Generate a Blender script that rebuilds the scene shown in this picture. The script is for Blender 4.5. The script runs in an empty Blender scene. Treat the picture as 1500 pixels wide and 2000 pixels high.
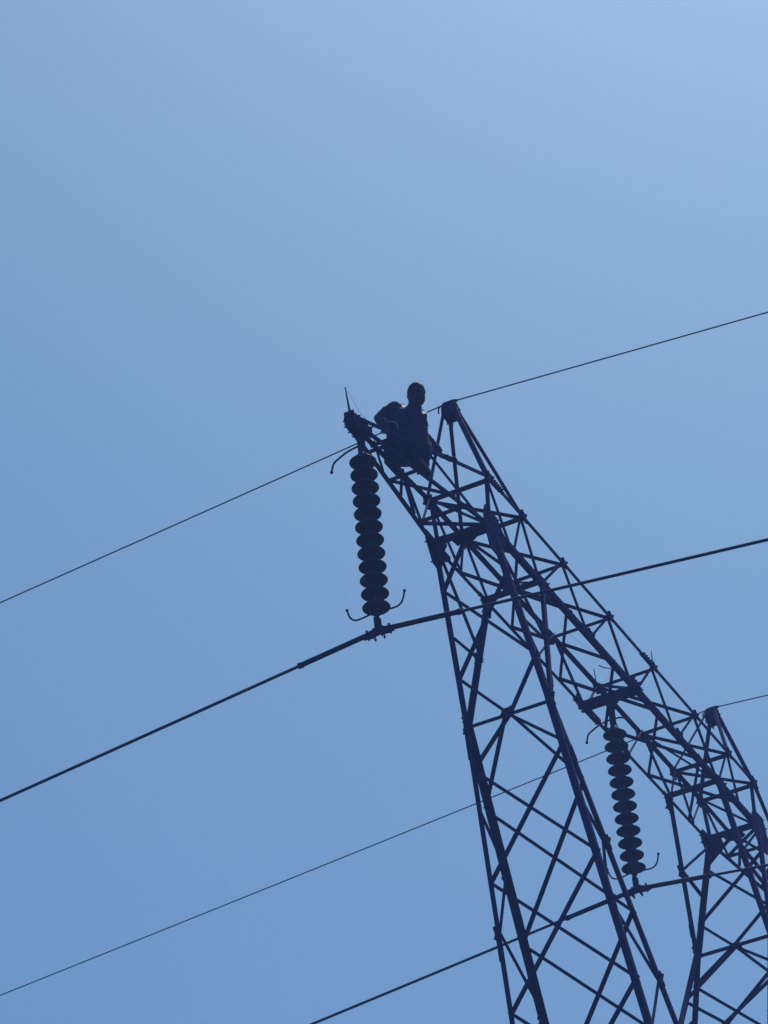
import bpy, bmesh, math, random
from mathutils import Vector, Matrix, noise
random.seed(7)
scene = bpy.context.scene
V = Vector

# ------------------------------------------------------------------ camera
YAW, PITCH, ROLL = 0.4178, 0.6127, -0.0952
fwd = V((math.cos(YAW)*math.cos(PITCH), math.sin(YAW)*math.cos(PITCH), math.sin(PITCH)))
r0 = V((math.sin(YAW), -math.cos(YAW), 0))
u0 = r0.cross(fwd)
rt = math.cos(ROLL)*r0 + math.sin(ROLL)*u0
up = -math.sin(ROLL)*r0 + math.cos(ROLL)*u0
cam = bpy.data.cameras.new('camera')
camo = bpy.data.objects.new('camera', cam)
scene.collection.objects.link(camo)
camo.matrix_world = Matrix(((rt.x, up.x, -fwd.x, -26.7416), (rt.y, up.y, -fwd.y, -9.451), (rt.z, up.z, -fwd.z, 1.6), (0, 0, 0, 1)))
cam.sensor_fit = 'VERTICAL'
cam.sensor_height = 24.0
cam.lens = 24.0*6029.9/2000.0
cam.clip_start = 0.1
cam.clip_end = 20000
scene.camera = camo
scene.render.resolution_x, scene.render.resolution_y = 768, 1024

# ------------------------------------------------------------------ sky and sun
SUN_EL, SUN_AZ = math.radians(64), YAW-math.radians(26)      # azimuth measured from +X, counter-clockwise
world = bpy.data.worlds.new('World')
scene.world = world
world.use_nodes = True
wn = world.node_tree
bg = wn.nodes['Background']
sky = wn.nodes.new('ShaderNodeTexSky')
sky.sky_type = 'NISHITA'
sky.sun_disc = False
sky.sun_elevation = SUN_EL
sky.sun_rotation = math.pi/2-SUN_AZ
sky.altitude = 0
sky.air_density = 1.0
sky.dust_density = 2.0
sky.ozone_density = 10.0
tint = wn.nodes.new('ShaderNodeMix')
tint.data_type = 'RGBA'
tint.blend_type = 'MULTIPLY'
tint.inputs[0].default_value = 1.0
tint.inputs[7].default_value = (.865, 1.095, 1.06, 1)
wn.links.new(sky.outputs[0], tint.inputs[6])
wn.links.new(tint.outputs[2], bg.inputs[0])
bg.inputs[1].default_value = 0.10
sd = V((math.cos(SUN_AZ)*math.cos(SUN_EL), math.sin(SUN_AZ)*math.cos(SUN_EL), math.sin(SUN_EL)))
sun = bpy.data.lights.new('sun', 'SUN')
suno = bpy.data.objects.new('sun', sun)
scene.collection.objects.link(suno)
sun.energy = 3.0
sun.angle = math.radians(0.5)
sun.color = (1, .96, .9)
suno.rotation_euler = sd.to_track_quat('Z', 'Y').to_euler()
suno.location = (0, 0, 60)
scene.view_settings.view_transform = 'Standard'
scene.view_settings.look = 'None'
scene.view_settings.gamma = 1
scene.view_settings.exposure = 0.0

# ------------------------------------------------------------------ helpers
def mat(name, col, rough=.6, metal=0.0, spec=.3, var=.25, scale=14, bump=0.0):
    m = bpy.data.materials.new(name)
    m.use_nodes = True
    nt = m.node_tree
    b = nt.nodes['Principled BSDF']
    b.inputs['Roughness'].default_value = rough
    b.inputs['Metallic'].default_value = metal
    b.inputs['Specular IOR Level'].default_value = spec
    tc = nt.nodes.new('ShaderNodeTexCoord')
    n = nt.nodes.new('ShaderNodeTexNoise')
    n.inputs['Scale'].default_value = scale
    n.inputs['Detail'].default_value = 5
    r = nt.nodes.new('ShaderNodeValToRGB')
    r.color_ramp.elements[0].position = .3
    r.color_ramp.elements[1].position = .7
    r.color_ramp.elements[0].color = [c*(1-var) for c in col]+[1]
    r.color_ramp.elements[1].color = [min(1, c*(1+var)) for c in col]+[1]
    nt.links.new(tc.outputs['Object'], n.inputs['Vector'])
    nt.links.new(n.outputs['Fac'], r.inputs['Fac'])
    nt.links.new(r.outputs['Color'], b.inputs['Base Color'])
    if bump:
        bp = nt.nodes.new('ShaderNodeBump')
        bp.inputs['Strength'].default_value = bump
        bp.inputs['Distance'].default_value = .02
        nt.links.new(n.outputs['Fac'], bp.inputs['Height'])
        nt.links.new(bp.outputs['Normal'], b.inputs['Normal'])
    return m

STEEL = mat('weathered_glare_tinted_steel', (.024, .024, .095), .85, 0, .05, .25, 9)  # navy of veiling glare put into this and the other dark base colours
PLATE = mat('weathered_glare_tinted_plate', (.022, .022, .090), .85, 0, .05, .3, 20)
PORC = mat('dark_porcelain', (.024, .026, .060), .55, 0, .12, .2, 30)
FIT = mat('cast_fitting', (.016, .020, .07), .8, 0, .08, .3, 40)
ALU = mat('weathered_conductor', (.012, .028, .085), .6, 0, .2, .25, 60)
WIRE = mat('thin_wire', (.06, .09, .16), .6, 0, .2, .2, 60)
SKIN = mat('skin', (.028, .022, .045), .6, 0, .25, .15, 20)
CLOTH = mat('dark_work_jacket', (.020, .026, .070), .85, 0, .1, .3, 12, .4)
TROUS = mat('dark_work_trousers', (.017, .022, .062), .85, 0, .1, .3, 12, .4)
HIGHLIGHT = mat('shoulder_highlight_cloth', (.75, .75, .8), .8, 0, .1, .05, 12)  # pale white for the added shoulder highlight flaps
nt_ = HIGHLIGHT.node_tree
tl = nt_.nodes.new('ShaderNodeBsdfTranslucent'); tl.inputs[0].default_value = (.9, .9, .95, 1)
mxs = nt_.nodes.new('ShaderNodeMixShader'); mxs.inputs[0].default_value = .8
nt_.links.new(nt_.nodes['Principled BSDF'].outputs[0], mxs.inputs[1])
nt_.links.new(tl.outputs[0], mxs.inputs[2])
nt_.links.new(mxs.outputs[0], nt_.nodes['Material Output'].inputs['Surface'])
BAND = mat('reflective_band', (.30, .34, .42), .5, 0, .5, .1, 40)
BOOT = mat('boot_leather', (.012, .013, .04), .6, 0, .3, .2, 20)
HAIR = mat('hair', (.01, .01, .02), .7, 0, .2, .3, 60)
CONC = mat('concrete', (.33, .32, .30), .9, 0, .2, .15, 6, .3)

def build(name, bm, m, parent=None, smooth=False, coll=None):
    bmesh.ops.recalc_face_normals(bm, faces=bm.faces[:])
    me = bpy.data.meshes.new(name)
    bm.to_mesh(me)
    bm.free()
    if smooth:
        for p in me.polygons:
            p.use_smooth = True
    me.materials.append(m)
    o = bpy.data.objects.new(name, me)
    scene.collection.objects.link(o)
    if parent:
        o.parent = parent
    return o

def empty(name, loc=(0, 0, 0)):
    o = bpy.data.objects.new(name, None)
    o.empty_display_size = .3
    scene.collection.objects.link(o)
    o.location = loc
    return o

def tag(o, label=None, cat=None, group=None, kind=None):
    if label: o['label'] = label
    if cat: o['category'] = cat
    if group: o['group'] = group
    if kind: o['kind'] = kind
    return o

def prism(bm, prof, p, q, e1, e2):
    """extrude a closed 2-D profile (in axes e1,e2) from p to q"""
    a = [bm.verts.new(p+e1*x+e2*y) for x, y in prof]
    b = [bm.verts.new(q+e1*x+e2*y) for x, y in prof]
    n = len(prof)
    for i in range(n):
        bm.faces.new((a[i], a[(i+1) % n], b[(i+1) % n], b[i]))
    bm.faces.new(a)
    bm.faces.new(b[::-1])

def angle(bm, p, q, b, nrm, centred=True, off=0.0, t=None, flip=1, ext=0.0):
    b = b*.80
    """rolled L-angle from p to q; nrm = outward normal of the face it lies in"""
    p, q = V(p), V(q)
    d = (q-p).normalized()
    p = p-d*ext
    q = q+d*ext
    t = t or b*.16
    n = V(nrm)
    n = (n-d*n.dot(d)).normalized()
    s = d.cross(n)*flip
    w = b/2 if centred else 0
    prof = [(-w, 0), (b-w, 0), (b-w, -t), (-w+t, -t), (-w+t, -b), (-w, -b)]
    prism(bm, prof, p+n*off, q+n*off, s, n)

def corner(bm, p, q, b, d1, d2, t=None, ext=0.0):
    b = b*.88
    """corner angle: heel on the line, flanges along d1 and d2"""
    p, q = V(p), V(q)
    d = (q-p).normalized()
    p = p-d*ext
    q = q+d*ext
    t = t or b*.12
    e1 = V(d1); e1 = (e1-d*e1.dot(d)).normalized()
    e2 = V(d2); e2 = (e2-d*e2.dot(d)); e2 = (e2-e1*e2.dot(e1)).normalized()
    o = -(e1+e2)*b*.3
    prism(bm, [(0, 0), (b, 0), (b, t), (t, t), (t, b), (0, b)], p+o, q+o, e1, e2)

def rod(bm, pts, r, seg=8, r2=None):
    pts = [V(p) for p in pts]
    rings = []
    prev = None
    for i, p in enumerate(pts):
        a = pts[max(i-1, 0)]
        c = pts[min(i+1, len(pts)-1)]
        d = (c-a).normalized()
        if prev is None:
            prev = d.orthogonal().normalized()
        prev = (prev-d*prev.dot(d)).normalized()
        s = d.cross(prev)
        rr = r if r2 is None else r+(r2-r)*i/(len(pts)-1)
        rings.append([bm.verts.new(p+(prev*math.cos(k*2*math.pi/seg)+s*math.sin(k*2*math.pi/seg))*rr) for k in range(seg)])
    for a, b in zip(rings, rings[1:]):
        for k in range(seg):
            bm.faces.new((a[k], a[(k+1) % seg], b[(k+1) % seg], b[k]))
    bm.faces.new(rings[0][::-1])
    bm.faces.new(rings[-1])

def hexbolt(bm, p, n, r=.014, h=.012, shank=.0):
    n = V(n).normalized()
    rod(bm, [V(p)-n*.004, V(p)+n*h], r, 6)
    if shank:
        rod(bm, [V(p), V(p)+n*shank], r*.55, 6)

def plate(bm, c, axes, poly, n, t=.012):
    """flat plate: polygon poly in axes, thickness t along n"""
    c = V(c); e1, e2 = V(axes[0]).normalized(), V(axes[1]).normalized()
    n = V(n).normalized()
    prism(bm, poly, c-n*t/2, c+n*t/2, e1, e2)

def lathe(bm, prof, axis_xy, z0, seg=40):
    rings = []
    for r, z in prof:
        if r < 1e-6:
            rings.append([bm.verts.new((axis_xy[0], axis_xy[1], z0+z))])
        else:
            rings.append([bm.verts.new((axis_xy[0]+r*math.cos(2*math.pi*k/seg), axis_xy[1]+r*math.sin(2*math.pi*k/seg), z0+z)) for k in range(seg)])
    for a, b in zip(rings, rings[1:]):
        for k in range(seg):
            A = [a[0]] if len(a) == 1 else [a[k], a[(k+1) % seg]]
            B = [b[0]] if len(b) == 1 else [b[(k+1) % seg], b[k]]
            if len(A)+len(B) > 2:
                bm.faces.new(A+B)

# ------------------------------------------------------------------ ground
bm = bmesh.new()
N = 60
R = [0, 4, 8, 14, 22, 34, 50, 75, 110, 160, 240, 400, 800, 2000, 6000]
c0 = bm.verts.new((0, 0, 0))
prev = None
for r in R[1:]:
    ring = []
    for k in range(N):
        x, y = r*math.cos(2*math.pi*k/N), r*math.sin(2*math.pi*k/N)
        h = (noise.noise(V((x, y, 0))*.02)*1.2 + noise.noise(V((x, y, 3))*.11)*.12)*min(1, max(0, (r-60)/100)) if r > 60 else 0
        ring.append(bm.verts.new((x, y, h)))
    for k in range(N):
        if prev is None:
            bm.faces.new((c0, ring[k], ring[(k+1) % N]))
        else:
            bm.faces.new((prev[k], ring[k], ring[(k+1) % N], prev[(k+1) % N]))
    prev = ring
GROUND = mat('dark_soil_ground', (.045, .045, .045), .95, 0, .1, .4, .8, .6)
g = build('ground', bm, GROUND, None, True)
tag(g, kind='structure')

# ------------------------------------------------------------------ tower geometry (metres)
ZB, ZT, WB, WT = 18.78, 19.37, .31, .34          # bottom / top chord levels, half widths
ZW, ZK = 17.07, 12.2                              # waist of the fork arms, crotch of the fork
TIPX = 6.0
def chord(k, x):
    """point on one of the four crossarm chords. A near top, B near bottom, C far bottom, D far top"""
    y, z, yt, zt = {'A': (-WT, ZT, -.04, 18.715), 'B': (-WB, ZB, -.04, 18.645), 'C': (WB, ZB, .04, 18.645), 'D': (WT, ZT, .04, 18.715)}[k]
    a = abs(x)
    if a > 3.6:
        t = (a-3.6)/(TIPX-3.6)
        y, z = y+(yt-y)*t, z+(zt-z)*t
    return V((x, y, z))
def yw(z):
    return WB+.0819*(ZB-z) if z > ZW else .45+.0717*(ZW-z)
def leg(k, s, z):
    """point on a fork-arm leg: k = o/i (outer/inner) + C/B (far/near)"""
    if z > ZW:
        t = (ZB-z)/(ZB-ZW)
        x = 3.6+(2.97-3.6)*t if k[0] == 'o' else 2.4+(2.93-2.4)*t
    else:
        t = (ZW-z)/6
        x = 2.97+(1.24-2.97)*t if k[0] == 'o' else 2.93+(-.70-2.93)*t
    return V((s*x, yw(z)*(1 if k[1] == 'C' else -1), z))
FN = {'far': V((0, 1, .0)), 'near': V((0, -1, 0)), 'bot': V((0, 0, -1)), 'top': V((0, 0, 1))}

tower = empty('transmission_tower', (0, 0, 0))
tag(tower, 'dark steel lattice pylon with a box crossarm on two splayed fork arms', 'pylon')

cnt = [0]
def brace(parent, p, q, b=.038, n='far', name='brace', m=STEEL, ext=.02, flip=1):
    cnt[0] += 1
    bm = bmesh.new()
    nn = FN[n] if isinstance(n, str) else V(n)
    angle(bm, p, q, b, nn, True, -.006-.0035*(cnt[0] % 5), None, flip, ext)
    return build(name, bm, m, parent)

# ---- crossarm : four chords in one mesh, everything else under it
bm = bmesh.new()
for k, b, bc in (('A', .038, .050), ('B', .066, .034), ('C', .040, .052), ('D', .046, .040)):
    sy = -1 if k in 'AB' else 1
    sz = 1 if k in 'AD' else -1
    corner(bm, chord(k, -3.6), chord(k, 3.6), b, (0, -sy, 0), (0, 0, -sz))
    for s in (-1, 1):
        corner(bm, chord(k, 3.6*s), chord(k, TIPX*s), bc, (0, -sy, 0), (0, 0, -sz), ext=.01)
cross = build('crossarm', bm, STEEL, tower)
def CB(p, q, b=.036, n='far', **k):
    return brace(cross, p, q, b, n, **k)
def c(k, x): return chord(k, x)
def mid(p, q, t=.5): return V(p)+(V(q)-V(p))*t

for s in (-1, 1):
    X = lambda x: s*x
    # posts and transverse struts at the fork arm
    for top, bot, f in (('A', 'B', 'near'), ('D', 'C', 'far')):
        CB(c(top, X(3.6)), c(bot, X(3.6)), .055, f)
        CB(c(top, X(2.8)), c(bot, X(2.4)), .036, f)
        CB(c(top, X(2.8)), c(bot, X(3.05)), .036, f)
        CB(c(top, X(1.8)), c(bot, X(2.4)), .040, f)
        CB(c(top, X(1.8)), c(bot, X(1.2)), .036, f)
        CB(c(top, X(.6)), c(bot, X(1.2)), .036, f)
        CB(c(top, X(.6)), c(bot, X(0.04)), .040, f)
        if s < 0 or f == 'far':
            CB(c(top, X(3.6)), c(bot, X(3.05)), .034, f)
    CB(c('C', X(3.6)), c('B', X(3.6)), .07, 'bot')
    CB(c('D', X(3.6)), c('A', X(3.6)), .045, 'top')
    CB(c('D', X(3.6)), c('B', X(3.6)), .036, (1, 0, 0))
    for x, b in ((2.8, .045), (1.8, .034), (.6, .032)):
        CB(c('D', X(x)), c('A', X(x)), b, 'top')
    CB(c('C', X(2.4)), c('B', X(2.4)), .06, 'bot')
    # bottom plan crosses
    CB(c('C', X(1.8)), c('B', X(.6)), .034, 'bot')
    CB(c('C', X(.6)), c('B', X(1.8)), .034, 'bot')
    CB(c('C', X(1.8)), c('B', X(3.0)), .034, 'bot')
    CB(c('C', X(3.0)), c('B', X(1.8)), .034, 'bot')
    # cross-section braces
    CB(c('D', X(1.8)), c('B', X(2.4)), .030, (1, 0, 0))
    # cantilever arm
    CB(c('C', X(4.05)), c('B', X(4.05)), .036, 'bot')
    CB(c('C', X(4.05)), c('B', X(3.6)), .036, 'bot')
    CB(c('D', X(4.45)), c('C', X(4.62)), .040, 'far')
    CB(c('D', X(4.45)), c('C', X(4.28)), .045, 'far')
    CB(c('D', X(4.45)), c('C', X(4.05)), .036, 'far')
    CB(c('D', X(3.6)), c('C', X(4.05)), .036, 'far')
    CB(c('A', X(4.75)), c('B', X(3.75)), .034, 'near')
    CB(c('A', X(4.75)), c('B', X(4.9)), .034, 'near')
    CB(c('C', X(4.9)), c('B', X(4.9)), .034, 'bot')
    CB(c('C', X(4.9)), c('B', X(4.3)), .03, 'bot')
    CB(c('D', X(5.3)), c('C', X(5.15)), .030, 'far')
    CB(c('A', X(5.3)), c('B', X(5.15)), .030, 'near')
    CB(c('D', X(5.3)), c('A', X(5.3)), .034, 'top')
    CB(c('C', X(5.45)), c('B', X(5.45)), .034, 'bot')
CB(c('C', -.6), c('B', .6), .036, 'bot')
CB(c('C', .6), c('B', -.6), .036, 'bot')
CB(c('D', .6), c('B', .02), .044, (1, 0, 0))
# top plan diagonals, all leaning the same way
TX = [-3.6, -2.8, -1.8, -.6, .6, 1.8, 2.8, 3.6]
for a, b in zip(TX, TX[1:]):
    if a != -.6:
        CB(c('D', a), c('A', b), .034, 'top')

# gussets --------------------------------------------------------------
def gusset(parent, cpt, poly, f, bolts=0, t=.014, rows=(.03,)):
    sh_ = .028 if max(abs(p[0]) for p in poly) > .11 else .012
    n = FN[f] if isinstance(f, str) else V(f)
    e1 = V((1, 0, 0)) if abs(n.x) < .5 else V((0, 1, 0))
    e2 = n.cross(e1)
    if e2.z < 0: e2 = -e2
    if abs(n.z) > .5: e2 = V((0, 1, 0))
    bm = bmesh.new()
    plate(bm, V(cpt)+n*.012, (e1, e2), poly, n, t)
    cx = sum(p[0] for p in poly)/len(poly); cy = sum(p[1] for p in poly)/len(poly)
    for (x, y) in poly:
        for f_ in (.8, .5):
            hexbolt(bm, V(cpt)+n*.018+e1*(cx+(x-cx)*f_)+e2*(cy+(y-cy)*f_), n, .013, .012, sh_)
    return build('gusset_plate', bm, PLATE, parent)

for s in (-1, 1):
    m_ = lambda P: [(x*s*-1, y) for x, y in P]
    gusset(cross, c('B', 3.6*s)+V((0, 0, -.02)), m_([(-.20, -.10), (-.12, -.30), (.12, -.32), (.24, -.14), (.26, .05), (.13, .19), (-.14, .20), (-.20, .08)]), 'near')
    gusset(cross, c('C', 3.6*s), m_([(-.16, .12), (-.18, 0), (-.06, -.23), (.07, -.23), (.21, -.08), (.23, .03), (.14, .11)]), 'far')
    gusset(cross, c('C', 2.4*s), m_([(-.14, .06), (-.08, -.15), (.07, -.15), (.12, .06)]), 'far')
    gusset(cross, c('B', 2.4*s), m_([(-.14, .06), (-.08, -.15), (.07, -.15), (.12, .06)]), 'near')
    gusset(cross, c('D', 2.8*s), m_([(-.10, .05), (-.08, -.10), (.08, -.10), (.10, .05)]), 'far')
    gusset(cross, c('A', 2.8*s), m_([(-.06, .04), (-.05, -.07), (.06, -.07), (.06, .04)]), 'near')
    gusset(cross, c('A', 3.6*s), m_([(-.06, .04), (-.06, -.08), (.07, -.08), (.09, .04)]), 'near')
    gusset(cross, c('D', 3.6*s), m_([(-.06, .04), (-.06, -.09), (.07, -.09), (.07, .04)]), 'far')
    gusset(cross, c('C', 3.6*s)+V((.02*s, -.05, -.03)), [(-.07, .10), (-.09, -.03), (-.02, -.15), (.05, -.14), (.08, .0), (.06, .10)], (s, 0, 0))
    for x in (.6, 1.8):
        gusset(cross, c('A', x*s), [(-.06, .03), (-.05, -.06), (.05, -.06), (.06, .03)], 'near')
        gusset(cross, c('D', x*s), [(-.08, .03), (-.06, -.08), (.06, -.08), (.08, .03)], 'far')
    gusset(cross, c('B', 1.2*s), [(-.08, .08), (-.10, -.03), (.10, -.03), (.08, .08)], 'near')
    gusset(cross, c('C', 1.2*s), [(-.05, .06), (-.07, -.03), (.07, -.03), (.05, .06)], 'far')
    gusset(cross, c('B', 1.8*s), [(-.09, .04), (-.07, -.05), (.07, -.05), (.09, .04)], 'near')
    gusset(cross, V((3.6*s, 0, ZB)), [(-.10, -.10), (.06, -.12), (.12, 0), (.08, .11), (-.06, .12), (-.12, 0)], 'bot')
gusset(cross, c('B', 0), [(-.12, .10), (-.14, -.03), (.12, -.04), (.13, .03), (.04, .10)], 'near')
# splice plates with rows of protruding bolts along chords
def splice(k, x0, x1, f, nb=5, side=-1):
    bm = bmesh.new()
    p, q = c(k, x0), c(k, x1)
    n = FN[f]
    angle(bm, p, q, .066, n, True, .012, .010)
    d = (q-p).normalized()
    for i in range(nb):
        r = p+(q-p)*((i+.5)/nb)
        w = n.cross(d).normalized()
        for sg in (-.02, .02):
            hexbolt(bm, r+w*sg+n*.01, n, .011, .012, .018)
        hexbolt(bm, r+w*.024, w, .011, .010, .015)
        hexbolt(bm, r-w*.024, -w, .011, .010, .015)
    return build('splice_plate', bm, PLATE, cross)
splice('C', .02, .42, 'bot', 6)
splice('C', -.22, .0, 'bot', 3)
splice('A', .30, .58, 'near', 5)
splice('B', -.55, -.15, 'near', 5)
splice('D', .86, 1.18, 'far', 4)
splice('A', -3.50, -3.28, 'near', 5)
splice('B', 2.45, 2.75, 'near', 4)
splice('B', -3.35, -3.05, 'near', 4)
splice('C', -3.50, -3.30, 'bot', 2)

# hanger beam for the middle phase: two channels side by side
bm = bmesh.new()
for dx in (-.038, .038):
    prof = [(-.018, -.038), (.020, -.038), (.020, -.028), (-.010, -.028), (-.010, .028), (.020, .028), (.020, .038), (-.018, .038)]
    if dx > 0: prof = [(-x, y) for x, y in prof]
    prism(bm, prof, V((dx, WB+.04, ZB-.005)), V((dx, -WB-.04, ZB-.005)), V((1, 0, 0)), V((0, 0, 1)))
plate(bm, (0, 0, ZB-.050), ((1, 0, 0), (0, 1, 0)), [(-.065, -.07), (.065, -.07), (.065, .07), (-.065, .07)], (0, 0, 1), .012)
for y in (-.25, .25):
    for x in (-.038, .038):
        hexbolt(bm, (x, y, ZB-.041), (0, 0, -1), .011, .010, .018)
build('hanger_beam', bm, PLATE, cross)

# arm tip: plates, shackle beam and bolts
for s in (-1, 1):
    bm = bmesh.new()
    for y in (-.048, .048):
        plate(bm, (TIPX*s, y, 18.70), ((-s, 0, 0), (0, 0, 1)), [(-.05, -.02), (.01, -.09), (.20, -.085), (.32, -.03), (.34, .08), (.18, .055), (.02, .05), (-.02, .04)], (0, 1, 0), .012)
    plate(bm, (TIPX*s, 0, 18.69), ((-s, 0, 0), (0, 1, 0)), [(-.03, -.05), (.20, -.075), (.20, .075), (-.03, .05)], (0, 0, 1), .012)
    plate(bm, ((TIPX+.03)*s, 0, 18.70), ((0, 1, 0), (0, 0, 1)), [(-.055, -.07), (.055, -.07), (.05, .07), (-.05, .07)], (1, 0, 0), .012)
    for y in (-.056, .056):
        for x, z in ((.02, .02), (.03, -.04), (.10, .03), (.11, -.05), (.19, .03), (.19, -.05), (.28, .05)):
            hexbolt(bm, ((TIPX-x)*s, y, 18.70+z), (0, 1 if y > 0 else -1, 0), .014, .016, .035)
    for y in (-.03, .03):
        hexbolt(bm, ((TIPX+.036)*s, y, 18.72), (s, 0, 0), .014, .016, .035)
    build('tip_plate', bm, PLATE, cross)

# thin bird-deterrent rods and whisker wires
def spike(pts, r=.008, r2=.003, m=STEEL, nm='bird_spike'):
    bm = bmesh.new()
    rod(bm, pts, r, 6, r2)
    build(nm, bm, m, cross)
spike([(-6.0, .0, 18.74), (-6.0, .012, 18.86), (-6.0, .03, 19.085)], .015, .005)
spike([(.59, -.34, 19.38), (.595, -.34, 19.47), (.607, -.34, 19.575)], .007, .004)
spike([(.59, .34, 19.37), (.59, .34, 19.46), (.582, .34, 19.575)], .007, .004)
spike([(.766, .34, 19.717), (.92, .34, 19.77), (1.09, .33, 19.848)], .007, .006)
spike([(1.09, .33, 19.848), (.9, .30, 19.6), (.62, .33, 19.38)], .0012, .0012, WIRE)
spike([(-6.0, .0, 19.02), (-5.9, -.02, 18.90), (-5.75, -.05, 18.82), (-5.5, -.08, 18.86), (-5.3, -.1, 18.88)], .0015, .0012, WIRE)
spike([(-.6, .2, 19.4), (-.3, .1, 19.32), (.0, .05, 19.34)], .0013, .0013, WIRE)
spike([(.0, .2, 18.7), (.05, .22, 18.62), (.12, .25, 18.72)], .0013, .0013, WIRE)

# ---- fork arms -------------------------------------------------------
def levels(arm, s):
    sx = s
    OUT, INN = (sx, 0, .25), (-sx, 0, -.3)
    def L(k, z): return leg(k, s, z)
    M0 = mid(L('oC', ZW), L('oB', ZW))
    # outer face
    def br(p, q, b=.036, n=OUT): brace(arm, p, q, b*1.14, n)
    br(L('oC', ZW), L('oB', ZW), .046)
    T1 = V((3.6*s, 0, ZB))
    for a, b in (('oC', 'oB'), ('oB', 'oC')):
        br(T1, L(a, 18.38), .036)
        br(L(a, 18.36), L(b, 17.53), .036)
        br(L(a, 17.53), M0, .034)
        br(M0, L(a, 16.67), .036)
        zs = [16.66, 15.59, 14.38, 13.05, 11.7]
        for z0, z1 in zip(zs, zs[1:]):
            br(L(a, z0), L(b, z1), .036)
        zi = [16.34, 15.22, 14.0, 12.75]
        br(M0, L('i'+a[1], 16.40), .034, INN)
        for z0, z1 in zip(zi, zi[1:]):
            br(L('i'+a[1], z0), L('i'+b[1], z1), .036, INN)
    for f, n in (('C', 'far'), ('B', 'near')):
        o, i = 'o'+f, 'i'+f
        br(L(o, 18.73), L(i, 18.00), .036, n)
        br(L(o, 17.90), L(i, 17.96), .036, n)
        zz = [(o, 16.23), (i, 15.85), (o, 15.10), (i, 14.64), (o, 13.85), (i, 13.3), (o, 12.45)]
        for (k0, z0), (k1, z1) in zip(zz, zz[1:]):
            br(L(k0, z0), L(k1, z1), .034, n)
    # waist plates
    for f, n in (('C', 'far'), ('B', 'near')):
        gusset(arm, mid(L('o'+f, ZW), L('i'+f, ZW)), [(-.05, .12), (.05, .12), (.042, -.04), (.05, -.10), (-.05, -.10), (-.042, -.04)], n)
        # joint plates on the legs
        gusset(arm, L('i'+f, 17.98), [(-.05, .07), (.05, .07), (.05, -.07), (-.05, -.07)], n)
        gusset(arm, L('i'+f, 15.83), [(-.04, .07), (.045, .07), (.045, -.07), (-.04, -.07)], n)
        gusset(arm, L('i'+f, 14.65), [(-.04, .07), (.045, .07), (.045, -.07), (-.04, -.07)], n)
        gusset(arm, L('o'+f, 15.10), [(-.045, .07), (.045, .07), (.045, -.07), (-.045, -.07)], n)
        for kk, sg, zs_ in (('o', 1, (16.95, 16.86, 16.77)), ('o', 1, (15.05, 14.96, 14.87)), ('i', -1, (17.38, 17.29)), ('i', -1, (16.66, 16.57))):
            bm = bmesh.new()
            p0, p1 = L(kk+f, zs_[0]+.025), L(kk+f, zs_[-1]-.025)
            sx_ = V((s*sg*.016, 0, 0))
            prism(bm, [(-.004, -.022), (.005, -.022), (.005, .022), (-.004, .022)], p0+sx_, p1+sx_, V((s*sg, 0, 0)), V((0, 1, 0)))
            for z in zs_:
                hexbolt(bm, L(kk+f, z)+sx_, (s*sg, 0, 0), .011, .014, .032)
            build('splice_plate', bm, PLATE, arm)
    gusset(arm, M0, [(-.08, -.03), (.08, -.03), (.05, .05), (-.05, .05)], (s, 0, 0))

for s in (-1, 1):
    bm = bmesh.new()
    for f in 'CB':
        sy = 1 if f == 'C' else -1
        corner(bm, leg('o'+f, s, ZB), leg('o'+f, s, ZW), .068 if f == 'B' else .066, (-s, 0, 0), (0, -sy, 0), ext=.02)
        corner(bm, leg('i'+f, s, ZB), leg('i'+f, s, ZW), .066 if f == 'B' else .060, (s, 0, 0), (0, -sy, 0), ext=.02)
        corner(bm, leg('o'+f, s, ZW), leg('o'+f, s, 11.3), .074 if f == 'B' else .056, (-s, 0, 0), (0, -sy, 0), ext=.02)
        corner(bm, leg('i'+f, s, ZW), leg('i'+f, s, 12.25), .080 if f == 'C' else .060, (s, 0, 0), (0, -sy, 0), ext=.02)
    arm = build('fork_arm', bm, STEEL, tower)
    levels(arm, s)

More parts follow.
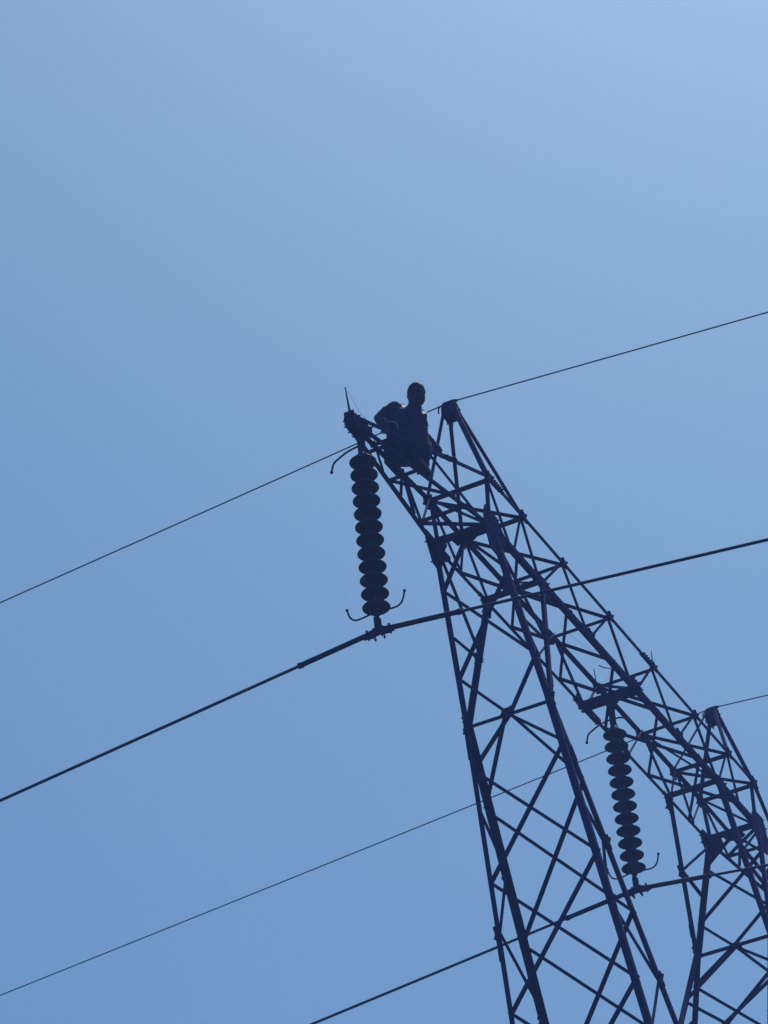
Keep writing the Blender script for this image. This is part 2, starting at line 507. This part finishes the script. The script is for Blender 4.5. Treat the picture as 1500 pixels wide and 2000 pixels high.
# ---- earth wire peaks
for s in (-1, 1):
    ap = V((3.55*s, 0, 20.45))
    bm = bmesh.new()
    feet = {'D1': (c('D', 3.6*s), .042), 'A1': (c('A', 3.6*s), .056), 'D2': (c('D', 2.8*s), .034), 'A2': (c('A', 2.8*s), .042)}
    for k, (f, b) in feet.items():
        sx = s if k[1] == '1' else -s
        sy = 1 if k[0] == 'D' else -1
        top = ap+V((sx*.045, sy*.04, -.02))
        corner(bm, f, top, b, (-sx, 0, 0), (0, -sy, 0), ext=.01)
    pk = build('earth_wire_peak', bm, STEEL, tower)
    bm = bmesh.new()
    for sg in (-1, 1):
        plate(bm, ap+V((0, sg*.055, -.09)), ((-s, 0, 0), (0, 0, 1)), [(-.12, -.10), (.12, -.13), (.15, -.04), (.12, .03), (.06, .08), (-.01, .095), (-.07, .06), (-.11, -.01)], (0, 1, .2*sg), .012)
        plate(bm, ap+V((sg*.06, 0, -.09)), ((0, 1, 0), (0, 0, 1)), [(-.085, -.10), (.085, -.10), (.06, .03), (.03, .08), (-.03, .08), (-.06, .03)], (1, 0, .25*sg), .012)
        for x, z in ((-.05, -.07), (.07, -.07), (-.03, .02), (.05, .02)):
            hexbolt(bm, ap+V((-s*x, sg*.062, -.09+z)), (0, sg, 0), .013, .015, .024)
    plate(bm, ap+V((0, 0, .0)), ((1, 0, 0), (0, 1, 0)), [(-.05, -.06), (.05, -.06), (.05, .06), (-.05, .06)], (0, 0, 1), .016)
    build('peak_cap', bm, PLATE, pk)
    bm = bmesh.new()
    # clamp that carries the earth wire
    rod(bm, [ap+V((0, -.08, .014)), ap+V((0, -.04, .024)), ap+V((0, .04, .024)), ap+V((0, .08, .014))], .016, 8)
    prism(bm, [(-.02, -.02), (.02, -.02), (.014, .02), (-.014, .02)], ap+V((0, -.035, .015)), ap+V((0, .035, .015)), V((1, 0, 0)), V((0, 0, 1)))
    for y in (-.03, .03):
        hexbolt(bm, ap+V((.01, y, .025)), (1, 0, 0), .010, .014, .02)
    rod(bm, [ap+V((-.06*1, .05, -.02)), ap+V((-.10, .09, -.08)), ap+V((-.09, .1, -.14))], .008, 6)
    build('earth_wire_clamp', bm, FIT, pk)

# ---- tower body under the fork, out of frame but standing there
bm = bmesh.new()
def bodyleg(sx, sy, z):
    t = (11.3-z)/11.3
    p = leg('oC' if sy > 0 else 'oB', sx, 11.3)
    return V((p.x+(2.1*sx-p.x)*t, p.y+(2.0*sy-p.y)*t, z))
for sx in (-1, 1):
    for sy in (-1, 1):
        corner(bm, bodyleg(sx, sy, 11.3), bodyleg(sx, sy, .15), .12, (-sx, 0, 0), (0, -sy, 0), ext=.02)
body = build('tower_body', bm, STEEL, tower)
zz = [11.3, 9.4, 7.3, 5.0, 2.6, .2]
for a, b in zip(zz, zz[1:]):
    for (p, q, n) in (((-1, -1), (1, -1), (0, -1, 0)), ((-1, 1), (1, 1), (0, 1, 0)), ((-1, -1), (-1, 1), (-1, 0, 0)), ((1, -1), (1, 1), (1, 0, 0))):
        brace(body, bodyleg(*p, a), bodyleg(*q, b), .06, n)
        brace(body, bodyleg(*q, a), bodyleg(*p, b), .06, n)
        brace(body, bodyleg(*p, a), bodyleg(*q, a), .07, n)
for sy, n in ((1, 'far'), (-1, 'near')):
    k = V((0, yw(12.2)*sy, 12.2))
    for sx in (-1, 1):
        brace(body, k, bodyleg(sx, sy, 11.3), .06, n)
for sx in (-1, 1):
    for sy in (-1, 1):
        p = bodyleg(sx, sy, 0)
        bm = bmesh.new()
        bmesh.ops.create_cone(bm, cap_ends=True, segments=20, radius1=.38, radius2=.30, depth=.5, matrix=Matrix.Translation((p.x, p.y, .1)))
        build('footing', bm, CONC, body)

# ------------------------------------------------------------------ insulator strings
H1, PITCHD, ND = 18.326, .146, 12
def disc_mesh():
    bm = bmesh.new()
    # cap, bell-shaped shed, ribbed underside, pin
    prof = [(0, .074), (.028, .074), (.046, .069), (.056, .056), (.058, .036), (.068, .024), (.088, .014), (.108, .001), (.122, -.009), (.1275, -.017), (.1265, -.023),
            (.116, -.027), (.108, -.024), (.102, -.024), (.098, -.034), (.090, -.036), (.086, -.026), (.074, -.026), (.070, -.044), (.060, -.046),
            (.054, -.028), (.040, -.030), (.034, -.046), (.028, -.070), (0, -.074)]
    lathe(bm, prof, (0, 0), 0, 36)
    me = bpy.data.meshes.new('insulator_disc')
    bmesh.ops.recalc_face_normals(bm, faces=bm.faces[:])
    bm.to_mesh(me); bm.free()
    for p in me.polygons: p.use_smooth = True
    me.materials.append(PORC)
    return me
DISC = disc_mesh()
def curve_pts(pts, n=5):
    """Catmull-Rom through pts"""
    P = [V(p) for p in pts]
    P = [P[0]*2-P[1]]+P+[P[-1]*2-P[-2]]
    out = []
    for i in range(1, len(P)-2):
        for j in range(n):
            t = j/n
            a, b, c_, d = P[i-1], P[i], P[i+1], P[i+2]
            out.append(.5*((2*b)+(c_-a)*t+(2*a-5*b+4*c_-d)*t*t+(3*b-a-3*c_+d)*t**3))
    out.append(P[-2])
    return out
def string(x, label, tophang, nearhorn=True):
    root = empty('insulator_string', (x, 0, 16.44))
    tag(root, label, 'insulator string', 'insulator strings hanging from the crossarm')
    def W(p): return V(p)-V((0, 0, 16.44))
    for i in range(ND):
        d = bpy.data.objects.new('insulator_disc', DISC)
        scene.collection.objects.link(d)
        d.parent = root
        d.location = (0, 0, H1-PITCHD*i-16.44+.008)
    # top fitting : shackle links
    bm = bmesh.new()
    zt = H1+.07
    for sx in (-.032, .032):
        prism(bm, [(-.007, -.022), (.007, -.022), (.007, .022), (-.007, .022)], W((sx, 0, zt+.0)), W((sx*1.3, 0, tophang)), V((1, 0, 0)), V((0, 1, 0)))
    for z in (zt+.02, (zt+tophang)/2, tophang-.03):
        rod(bm, [W((-.06, 0, z)), W((.06, 0, z))], .014, 8)
    rod(bm, [W((0, 0, zt-.03)), W((0, 0, zt+.09))], .024, 10)
    prism(bm, [(-.02, -.03), (.02, -.03), (.02, .03), (-.02, .03)], W((0, 0, zt+.05)), W((0, 0, zt+.13)), V((1, 0, 0)), V((0, 1, 0)))
    build('top_link', bm, FIT, root)
    # arcing horns
    for sg in (1, -1):
        bm = bmesh.new()
        if sg > 0:
            rod(bm, curve_pts([W((0, sg*.02, 18.515)), W((0, sg*.14, 18.497)), W((0, sg*.24, 18.455)), W((0, sg*.298, 18.415)), W((0, sg*.325, 18.335))]), .0095, 8)
            bmesh.ops.create_uvsphere(bm, u_segments=10, v_segments=8, radius=.016, matrix=Matrix.Translation(W((0, sg*.325, 18.33))))
            build('arcing_horn', bm, FIT, root, True)
        elif nearhorn:
            rod(bm, curve_pts([W((0, -.02, 18.510)), W((0, -.09, 18.500)), W((0, -.16, 18.455)), W((0, -.205, 18.39))]), .0095, 8)
            build('arcing_horn', bm, FIT, root, True)
        else:
            bm.free()
        bm = bmesh.new()
        rod(bm, curve_pts([W((0, sg*.01, 16.675)), W((0, sg*.10, 16.655)), W((0, sg*.19, 16.648)), W((0, sg*.24, 16.668)), W((0, sg*.270, 16.715)), W((0, sg*.288, 16.785))]), .0085, 8)
        bmesh.ops.create_uvsphere(bm, u_segments=10, v_segments=8, radius=.015, matrix=Matrix.Translation(W((0, sg*.288, 16.785))))
        build('arcing_horn', bm, FIT, root, True)
    # bottom link
    bm = bmesh.new()
    zb = H1-PITCHD*(ND-1)
    rod(bm, [W((0, 0, zb-.02)), W((0, 0, 16.56))], .019, 10)
    rod(bm, [W((0, 0, 16.665)), W((0, 0, 16.63))], .030, 10)
    rod(bm, [W((0, 0, 16.59)), W((0, 0, 16.565))], .029, 10)
    for sx in (-.028, .028):
        prism(bm, [(-.006, -.022), (.006, -.022), (.006, .022), (-.006, .022)], W((sx, 0, 16.60)), W((sx, 0, 16.45)), V((1, 0, 0)), V((0, 1, 0)))
    rod(bm, [W((-.055, 0, 16.475)), W((.055, 0, 16.475))], .013, 8)
    build('bottom_link', bm, FIT, root)
    # suspension clamp: boat-shaped body with keeper and U-bolts
    bm = bmesh.new()
    for sg in (-1, 1):
        prism(bm, [(-.022, -.030), (.022, -.030), (.028, .012), (.016, .032), (-.016, .032), (-.028, .012)], W((0, 0, 16.460)), W((0, sg*.10, 16.446)), V((1, 0, 0)), V((0, 0, 1)))
        prism(bm, [(-.016, -.026), (.016, -.026), (.020, .016), (-.020, .016)], W((0, sg*.10, 16.448)), W((0, sg*.15, 16.444)), V((1, 0, 0)), V((0, 0, 1)))
        for y, l in ((.045, .050), (.110, .022)):
            for sx in (-.022, .022):
                rod(bm, [W((sx, sg*y, 16.49)), W((sx, sg*y, 16.43-l))], .006, 8)
                hexbolt(bm, W((sx, sg*y, 16.43-l+.018)), (0, 0, -1), .011, .010)
            rod(bm, curve_pts([W((-.022, sg*y, 16.48)), W((0, sg*y, 16.502)), W((.022, sg*y, 16.48))]), .006, 8)
    build('suspension_clamp', bm, FIT, root)
    return root
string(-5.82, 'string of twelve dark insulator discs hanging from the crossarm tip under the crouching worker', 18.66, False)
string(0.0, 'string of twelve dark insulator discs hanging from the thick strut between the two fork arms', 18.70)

# ------------------------------------------------------------------ wires
def wire(name, x, z0, sl, sr, cc, r, m, label, cat, group, seg=8, rods=None):
    ys = [0]
    y = 0
    step = .25
    while y < 295:
        y += step
        step = min(step*1.12, 8)
        ys.append(y)
    pts = []
    for sg in (-1, 1):
        side = [(x, sg*y, z0-(sr if sg < 0 else sl)*y+cc*y*y) for y in (ys[::-1] if sg < 0 else ys[1:])]
        pts += side
    o = empty(name, (x, 0, z0)) if rods else None
    loc = V((x, 0, z0))
    bm = bmesh.new()
    rod(bm, [V(p)-(loc if o else V((0, 0, 0))) for p in pts], r, seg)
    if not o:
        w = build(name, bm, m, None, True)
        tag(w, label, cat, group)
        return w
    tag(o, label, cat, group)
    build('strand', bm, m, o, True)
    bm = bmesh.new()
    L = rods
    sag = lambda y: -(sr if y < 0 else sl)*abs(y)+cc*y*y
    # helical armour rods: bundle of thin rods around the conductor
    nrod = 12
    for k in range(nrod):
        path = []
        for i in range(121):
            y = -L+i*2*L/120
            a = 2*math.pi*k/nrod+y*11
            path.append(V((math.cos(a)*(r+.0045), y, sag(y)+math.sin(a)*(r+.0045))))
        rod(bm, path, .0056, 5)
    build('armour_rods', bm, m, o, True)
    for sg in (-1, 1):
        bm = bmesh.new()
        y = sg*(L-.01)
        rod(bm, [V((0, y-.02, sag(y))), V((0, y+.02, sag(y)))], r+.014, 10)
        build('end_clip', bm, FIT, o, True)
    return o
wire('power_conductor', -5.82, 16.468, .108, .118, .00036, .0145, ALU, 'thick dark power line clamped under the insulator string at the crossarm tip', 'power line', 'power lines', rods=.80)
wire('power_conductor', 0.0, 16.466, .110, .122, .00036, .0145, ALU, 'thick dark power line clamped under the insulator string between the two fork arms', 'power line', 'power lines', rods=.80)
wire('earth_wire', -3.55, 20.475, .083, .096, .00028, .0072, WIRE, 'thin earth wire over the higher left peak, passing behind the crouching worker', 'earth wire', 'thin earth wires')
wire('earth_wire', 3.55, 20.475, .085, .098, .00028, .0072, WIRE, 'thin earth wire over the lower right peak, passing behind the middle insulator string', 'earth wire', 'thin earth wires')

# ------------------------------------------------------------------ worker crouching on the arm
PX, PY, PZ = -4.75, 0.015, 19.12
person = None
def loft(bm, pts, radii, seg=14, flat=None):
    """limb: rings along pts with radii (a,b); flat = reference axis for a"""
    P = [V(p) for p in pts]
    rings = []
    ref = V(flat) if flat else None
    prev = None
    for i, p in enumerate(P):
        d = (P[min(i+1, len(P)-1)]-P[max(i-1, 0)]).normalized()
        e = ref if ref else (prev if prev else d.orthogonal())
        e = (e-d*e.dot(d)).normalized()
        prev = e
        f = d.cross(e)
        a, b = radii[i] if isinstance(radii[i], tuple) else (radii[i], radii[i])
        rings.append([bm.verts.new(p+e*a*math.cos(2*math.pi*k/seg)+f*b*math.sin(2*math.pi*k/seg)) for k in range(seg)])
    for a, b in zip(rings, rings[1:]):
        for k in range(seg):
            bm.faces.new((a[k], a[(k+1) % seg], b[(k+1) % seg], b[k]))
    bm.faces.new(rings[0][::-1]); bm.faces.new(rings[-1])
def ball(bm, c_, r, s=(1, 1, 1), rot=None):
    M = Matrix.Translation(V(c_)) @ (rot.to_4x4() if rot else Matrix()) @ Matrix.Diagonal((s[0]*r, s[1]*r, s[2]*r, 1))
    bmesh.ops.create_uvsphere(bm, u_segments=20, v_segments=14, radius=1, matrix=M)
tx = bpy.data.textures.new('creases', 'CLOUDS'); tx.noise_scale = .09
def fuse(name, bm, m, parent, vox=.008, sm=3, crease=False):
    bmesh.ops.recalc_face_normals(bm, faces=bm.faces[:])
    me = bpy.data.meshes.new(name); bm.to_mesh(me); bm.free()
    o = bpy.data.objects.new(name, me)
    scene.collection.objects.link(o)
    md = o.modifiers.new('Remesh', 'REMESH'); md.mode = 'VOXEL'; md.voxel_size = vox; md.use_smooth_shade = True
    ms = o.modifiers.new('Smooth', 'SMOOTH'); ms.factor = .5; ms.iterations = sm
    if crease:
        dm = o.modifiers.new('creases', 'DISPLACE'); dm.texture = tx; dm.strength = .024; dm.mid_level = .5
    dg = bpy.context.evaluated_depsgraph_get()
    me2 = bpy.data.meshes.new_from_object(o.evaluated_get(dg))
    o.modifiers.clear(); o.data = me2; me2.name = name
    me2.materials.clear(); me2.materials.append(m)
    for p in me2.polygons: p.use_smooth = True
    if parent: o.parent = parent
    return o

# joints
pelvis = V((-4.75, .01, 19.15)); waist = V((-4.77, -.01, 19.27)); chest = V((-4.80, -.055, 19.41))
neck = V((-4.80, -.120, 19.535)); head = V((-4.81, -.182, 19.678))
shB = V((-4.79, -.178, 19.447)); elB = V((-4.63, -.112, 19.325)); wrB = V((-4.41, -.190, 19.200)); haB = V((-4.30, -.252, 19.188))
shC = V((-4.84, .072, 19.578)); elC = V((-4.83, .225, 19.545)); wrC = V((-4.98, .10, 19.27)); haC = V((-5.07, .06, 19.16))
hipB = V((-4.76, -.10, 19.13)); knB = V((-4.98, -.22, 19.10)); anB = V((-4.82, -.19, 18.84)); toB = V((-4.90, -.19, 18.775))
hipC = V((-4.76, .11, 19.13)); knC = V((-4.93, .10, 19.10)); anC = V((-4.84, .10, 18.93)); toC = V((-4.93, .10, 18.89))

bm = bmesh.new()
# head : turned towards the free hand side (facing -x, a little -y, tipped down)
fd = V((-.45, -.86, -.18)).normalized(); hs = fd.cross(V((0, 0, 1))).normalized(); hu = hs.cross(fd)
HR = Matrix((fd, hs, hu)).transposed()
def hp(a, b, c_): return head+fd*a+hs*b+hu*c_
ball(bm, hp(-.012, 0, .022), 1, (.098, .080, .110), HR)         # skull
ball(bm, hp(.026, 0, -.050), 1, (.070, .062, .086), HR)         # face
ball(bm, hp(.050, 0, -.098), 1, (.028, .030, .022), HR)         # chin
ball(bm, hp(.025, 0, -.082), 1, (.050, .052, .026), HR)         # jaw
loft(bm, [hp(.078, 0, .002), hp(.098, 0, -.028), hp(.092, 0, -.040)], [.008, .013, .012], 8)   # nose
ball(bm, hp(.074, 0, -.066), 1, (.014, .024, .006), HR)         # upper lip
ball(bm, hp(.072, 0, -.078), 1, (.013, .021, .007), HR)         # lower lip
for b in (-1, 1):
    ball(bm, hp(.074, b*.030, .014), 1, (.014, .022, .007), HR)     # brow
    ball(bm, hp(-.008, b*.078, -.018), 1, (.018, .008, .030), HR)   # ear
    ball(bm, hp(.050, b*.036, -.030), 1, (.024, .020, .022), HR)    # cheek
loft(bm, [neck+V((0, 0, -.05)), neck+V((0, -.01, .02)), hp(-.02, 0, -.06)], [.068, .064, .064])
ball(bm, hp(-.045, 0, -.050), 1, (.056, .060, .070), HR)        # nape
# arms inside the sleeves and wrists
loft(bm, [neck+V((0, 0, -.05)), chest, waist, pelvis], [.06, .11, .10, .11])
loft(bm, [chest, shB, elB, wrB, mid(wrB, haB, .3)], [.06, .045, .036, .026, .030])
loft(bm, [chest, shC, elC, wrC, mid(wrC, haC, .3)], [.06, .045, .036, .026, .030])
loft(bm, [pelvis, hipB, knB, anB], [.08, .075, .050, .036])
loft(bm, [pelvis, hipC, knC, anC], [.08, .075, .050, .036])
# hands : palm, four unequal bent fingers hooked over the chord, thumb closing from the side
def hand(wr, ha, along, down, side):
    al, dn, sd_ = V(along).normalized(), V(down).normalized(), V(side).normalized()
    loft(bm, [mid(wr, ha, .2), mid(wr, ha, .6), ha, ha+al*.018], [(.026, .018), (.038, .016), (.044, .016), (.040, .013)], 12, tuple(sd_))
    for i, (o, l) in enumerate(((-.033, .062), (-.011, .076), (.011, .072), (.032, .056))):
        b0 = ha+al*.012+sd_*o
        p1 = b0+al*l*.45-dn*.004
        p2 = p1+al*l*.18+dn*l*.32
        p3 = p2-al*l*.10+dn*l*.36
        loft(bm, [b0, p1, p2, p3], [.0095, .0090, .0082, .0070], 8)
    t0 = mid(wr, ha, .55)-sd_*.030
    t1 = t0-sd_*.026+al*.018+dn*.012
    t2 = t1+al*.020+dn*.030
    loft(bm, [t0, t1, t2], [.013, .0105, .0085], 8)
cd = (chord('A', -4.0)-chord('A', -4.8)).normalized()
hand(wrB, haB, (.35, -.75, -.1), (.1, .15, -1), (1, .35, 0))
hand(wrC, haC, (-.8, -.35, -.25), (-.1, 0, -1), (.3, -1, 0))
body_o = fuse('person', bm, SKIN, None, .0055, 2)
tag(body_o, 'person in dark work clothes perched on the crossarm tip, one arm braced back', 'person')

# eyes
bm = bmesh.new()
for b in (-1, 1):
    ball(bm, hp(.072, b*.030, -.002), .011, (1, 1, .8))
build('eyes', bm, HAIR, body_o, True)
# hair
bm = bmesh.new()
ball(bm, hp(-.020, 0, .036), 1, (.097, .084, .106), HR)
loft(bm, [hp(-.06, 0, .04), hp(-.085, 0, -.01), hp(-.075, 0, -.05)], [(.07, .03), (.062, .024), (.045, .016)], 12, tuple(hs))
fuse('hair', bm, HAIR, body_o, .006, 2)

# jacket
bm = bmesh.new()
ax = (0, 1, 0)
loft(bm, [pelvis+V((0, 0, -.03)), pelvis+V((0, .01, .05)), waist+V((0, .02, 0)), mid(waist, chest, .5)+V((0, .025, 0)), chest+V((0, .02, 0)), chest+V((0, -.015, .06)), neck+V((0, 0, -.035)), neck+V((0, 0, .0))],
     [(.190, .135), (.195, .14), (.192, .13), (.196, .130), (.200, .125), (.175, .115), (.090, .080), (.068, .066)], 22, ax)
ball(bm, shB+V((0, .005, -.01)), .078, (1, .95, 1)); ball(bm, shC+V((0, -.01, -.005)), .088, (1, 1, .9))
loft(bm, [chest+V((0, -.06, .02)), shB+V((0, 0, -.01)), mid(shB, elB, .5), elB, mid(elB, wrB, .45), mid(elB, wrB, .95)], [.080, .074, .070, .066, .060, .046])
loft(bm, [chest+V((0, .06, .06)), shC, mid(shC, elC, .5)+V((0, 0, .01)), elC, mid(elC, wrC, .45), mid(elC, wrC, .92)], [.085, .084, .070, .060, .060, .048])
loft(bm, [waist+V((0, -.16, .07)), pelvis+V((0, -.185, .07)), pelvis+V((.02, -.19, .0))], [.03, .045, .04], 10)
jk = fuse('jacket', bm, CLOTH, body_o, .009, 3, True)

# trousers, wide at seat and knees
bm = bmesh.new()
ball(bm, pelvis+V((.03, 0, -.02)), 1, (.17, .205, .14))
loft(bm, [hipB+V((.04, 0, 0)), mid(hipB, knB, .5)+V((0, 0, .0)), knB, mid(knB, anB, .5)+V((.01, 0, 0)), anB+V((0, 0, .03))], [.120, .112, .090, .078, .066])
loft(bm, [hipC+V((.04, 0, 0)), mid(hipC, knC, .5)+V((0, 0, .0)), knC, mid(knC, anC, .5)+V((.01, 0, 0)), anC+V((0, 0, .02))], [.120, .112, .088, .074, .062])
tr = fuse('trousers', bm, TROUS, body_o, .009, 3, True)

# boots
for an, to in ((anB, toB), (anC, toC)):
    bm = bmesh.new()
    d = (to-an); d.z = 0; d.normalize()
    heel = V((an.x, an.y, to.z))-d*.05
    loft(bm, [an+V((0, 0, .05)), an+V((0, 0, -.02)), heel+d*.04+V((0, 0, .03))], [.050, .046, .048])
    loft(bm, [heel, heel+d*.08, heel+d*.17, heel+d*.235, heel+d*.26], [(.036, .034), (.042, .042), (.048, .036), (.042, .028), (.024, .018)], 14, (d.y, -d.x, 0))
    b0 = heel+V((0, 0, -.034))
    sdv = V((d.y, -d.x, 0))
    prism(bm, [(-.04, -.005), (.04, -.005), (.04, .012), (-.04, .012)], b0-d*.03, b0+d*.24, sdv, V((0, 0, 1)))
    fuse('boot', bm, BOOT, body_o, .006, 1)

# tool pouch and coil of rope on the belt
bm = bmesh.new()
c_ = pelvis+V((.05, -.20, -.04))
loft(bm, [c_+V((0, 0, .07)), c_, c_+V((0, 0, -.09))], [(.05, .03), (.06, .04), (.05, .03)], 12, (1, 0, 0))
fuse('tool_pouch', bm, BOOT, body_o, .006, 1)

# dark collar ring round the neck
bm = bmesh.new()
ring = [neck+V((.069*math.cos(a), .072*math.sin(a)-.002, .005+.006*math.cos(a))) for a in [2*math.pi*i/24 for i in range(25)]]
rod(bm, ring, .013, 8)
build('collar', bm, CLOTH, body_o, True)
# added pale translucent flaps standing in for sun highlights on the shoulders
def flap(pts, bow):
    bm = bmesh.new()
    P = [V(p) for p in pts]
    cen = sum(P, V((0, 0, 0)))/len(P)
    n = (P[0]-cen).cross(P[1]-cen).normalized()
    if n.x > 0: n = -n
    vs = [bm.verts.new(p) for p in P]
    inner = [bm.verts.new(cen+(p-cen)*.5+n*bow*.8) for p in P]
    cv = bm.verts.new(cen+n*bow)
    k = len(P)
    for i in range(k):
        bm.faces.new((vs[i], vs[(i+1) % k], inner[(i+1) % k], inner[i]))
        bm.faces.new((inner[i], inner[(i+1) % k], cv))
    build('shoulder_highlight', bm, HIGHLIGHT, body_o, True)
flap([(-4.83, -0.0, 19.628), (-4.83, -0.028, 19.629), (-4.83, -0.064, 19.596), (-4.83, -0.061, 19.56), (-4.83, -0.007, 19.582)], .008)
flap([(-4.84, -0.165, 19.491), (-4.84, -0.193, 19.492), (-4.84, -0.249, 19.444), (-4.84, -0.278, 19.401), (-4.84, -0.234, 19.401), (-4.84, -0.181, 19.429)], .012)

# reflective bands round both upper sleeves and the chest
def ringband(cn, axis, r, w, nm='reflective_band', arc=(0, 2*math.pi), e=None):
    bm = bmesh.new()
    ax_ = V(axis).normalized()
    e1 = (V(e)-ax_*V(e).dot(ax_)).normalized() if e else ax_.orthogonal().normalized()
    e2 = ax_.cross(e1)
    n = 40
    A, B = [], []
    for i in range(n+1):
        a = arc[0]+(arc[1]-arc[0])*i/n
        rr = r*(1+.03*math.sin(5*a))
        p = V(cn)+e1*rr*math.cos(a)+e2*rr*math.sin(a)
        q = V(cn)+e1*(rr+.003)*math.cos(a)+e2*(rr+.003)*math.sin(a)
        A.append((bm.verts.new(p-ax_*w/2), bm.verts.new(q-ax_*w/2), bm.verts.new(q+ax_*w/2), bm.verts.new(p+ax_*w/2)))
    for a, b in zip(A, A[1:]):
        for k in range(4):
            bm.faces.new((a[k], a[(k+1) % 4], b[(k+1) % 4], b[k]))
    build(nm, bm, BAND, body_o, True)
def strap(pts, w):
    """strip laid on the jacket surface along pts"""
    bm = bmesh.new()
    P = []
    for p in curve_pts(pts, 6):
        ok, loc, nor, _ = jk.closest_point_on_mesh(p)
        P.append(loc+nor*.003)
    rod(bm, P, w, 6)
    build('reflective_band', bm, BAND, body_o, True)
strap([(-4.95, .122, 19.441), (-4.95, .116, 19.389), (-4.95, .077, 19.391), (-4.95, .04, 19.364), (-4.95, .013, 19.303), (-4.95, .006, 19.257)], .006)
ringband(mid(shB, elB, .50), elB-shB, .081, .010)

# ------------------------------------------------------------------ added blue haze volume standing in for veiling glare
bm = bmesh.new()
bmesh.ops.create_cube(bm, size=1, matrix=Matrix.Translation((0, 0, 10.5)) @ Matrix.Diagonal((13000, 13000, 26, 1)))
hm = bpy.data.materials.new('glare_haze')
hm.use_nodes = True
hn = hm.node_tree
hn.nodes.remove(hn.nodes['Principled BSDF'])
pv = hn.nodes.new('ShaderNodeVolumePrincipled')
pv.inputs['Color'].default_value = (.28, .45, 1.0, 1)
pv.inputs['Density'].default_value = .0040
hn.links.new(pv.outputs[0], hn.nodes['Material Output'].inputs['Volume'])
hz = build('glare_haze', bm, hm)
tag(hz, kind='stuff')
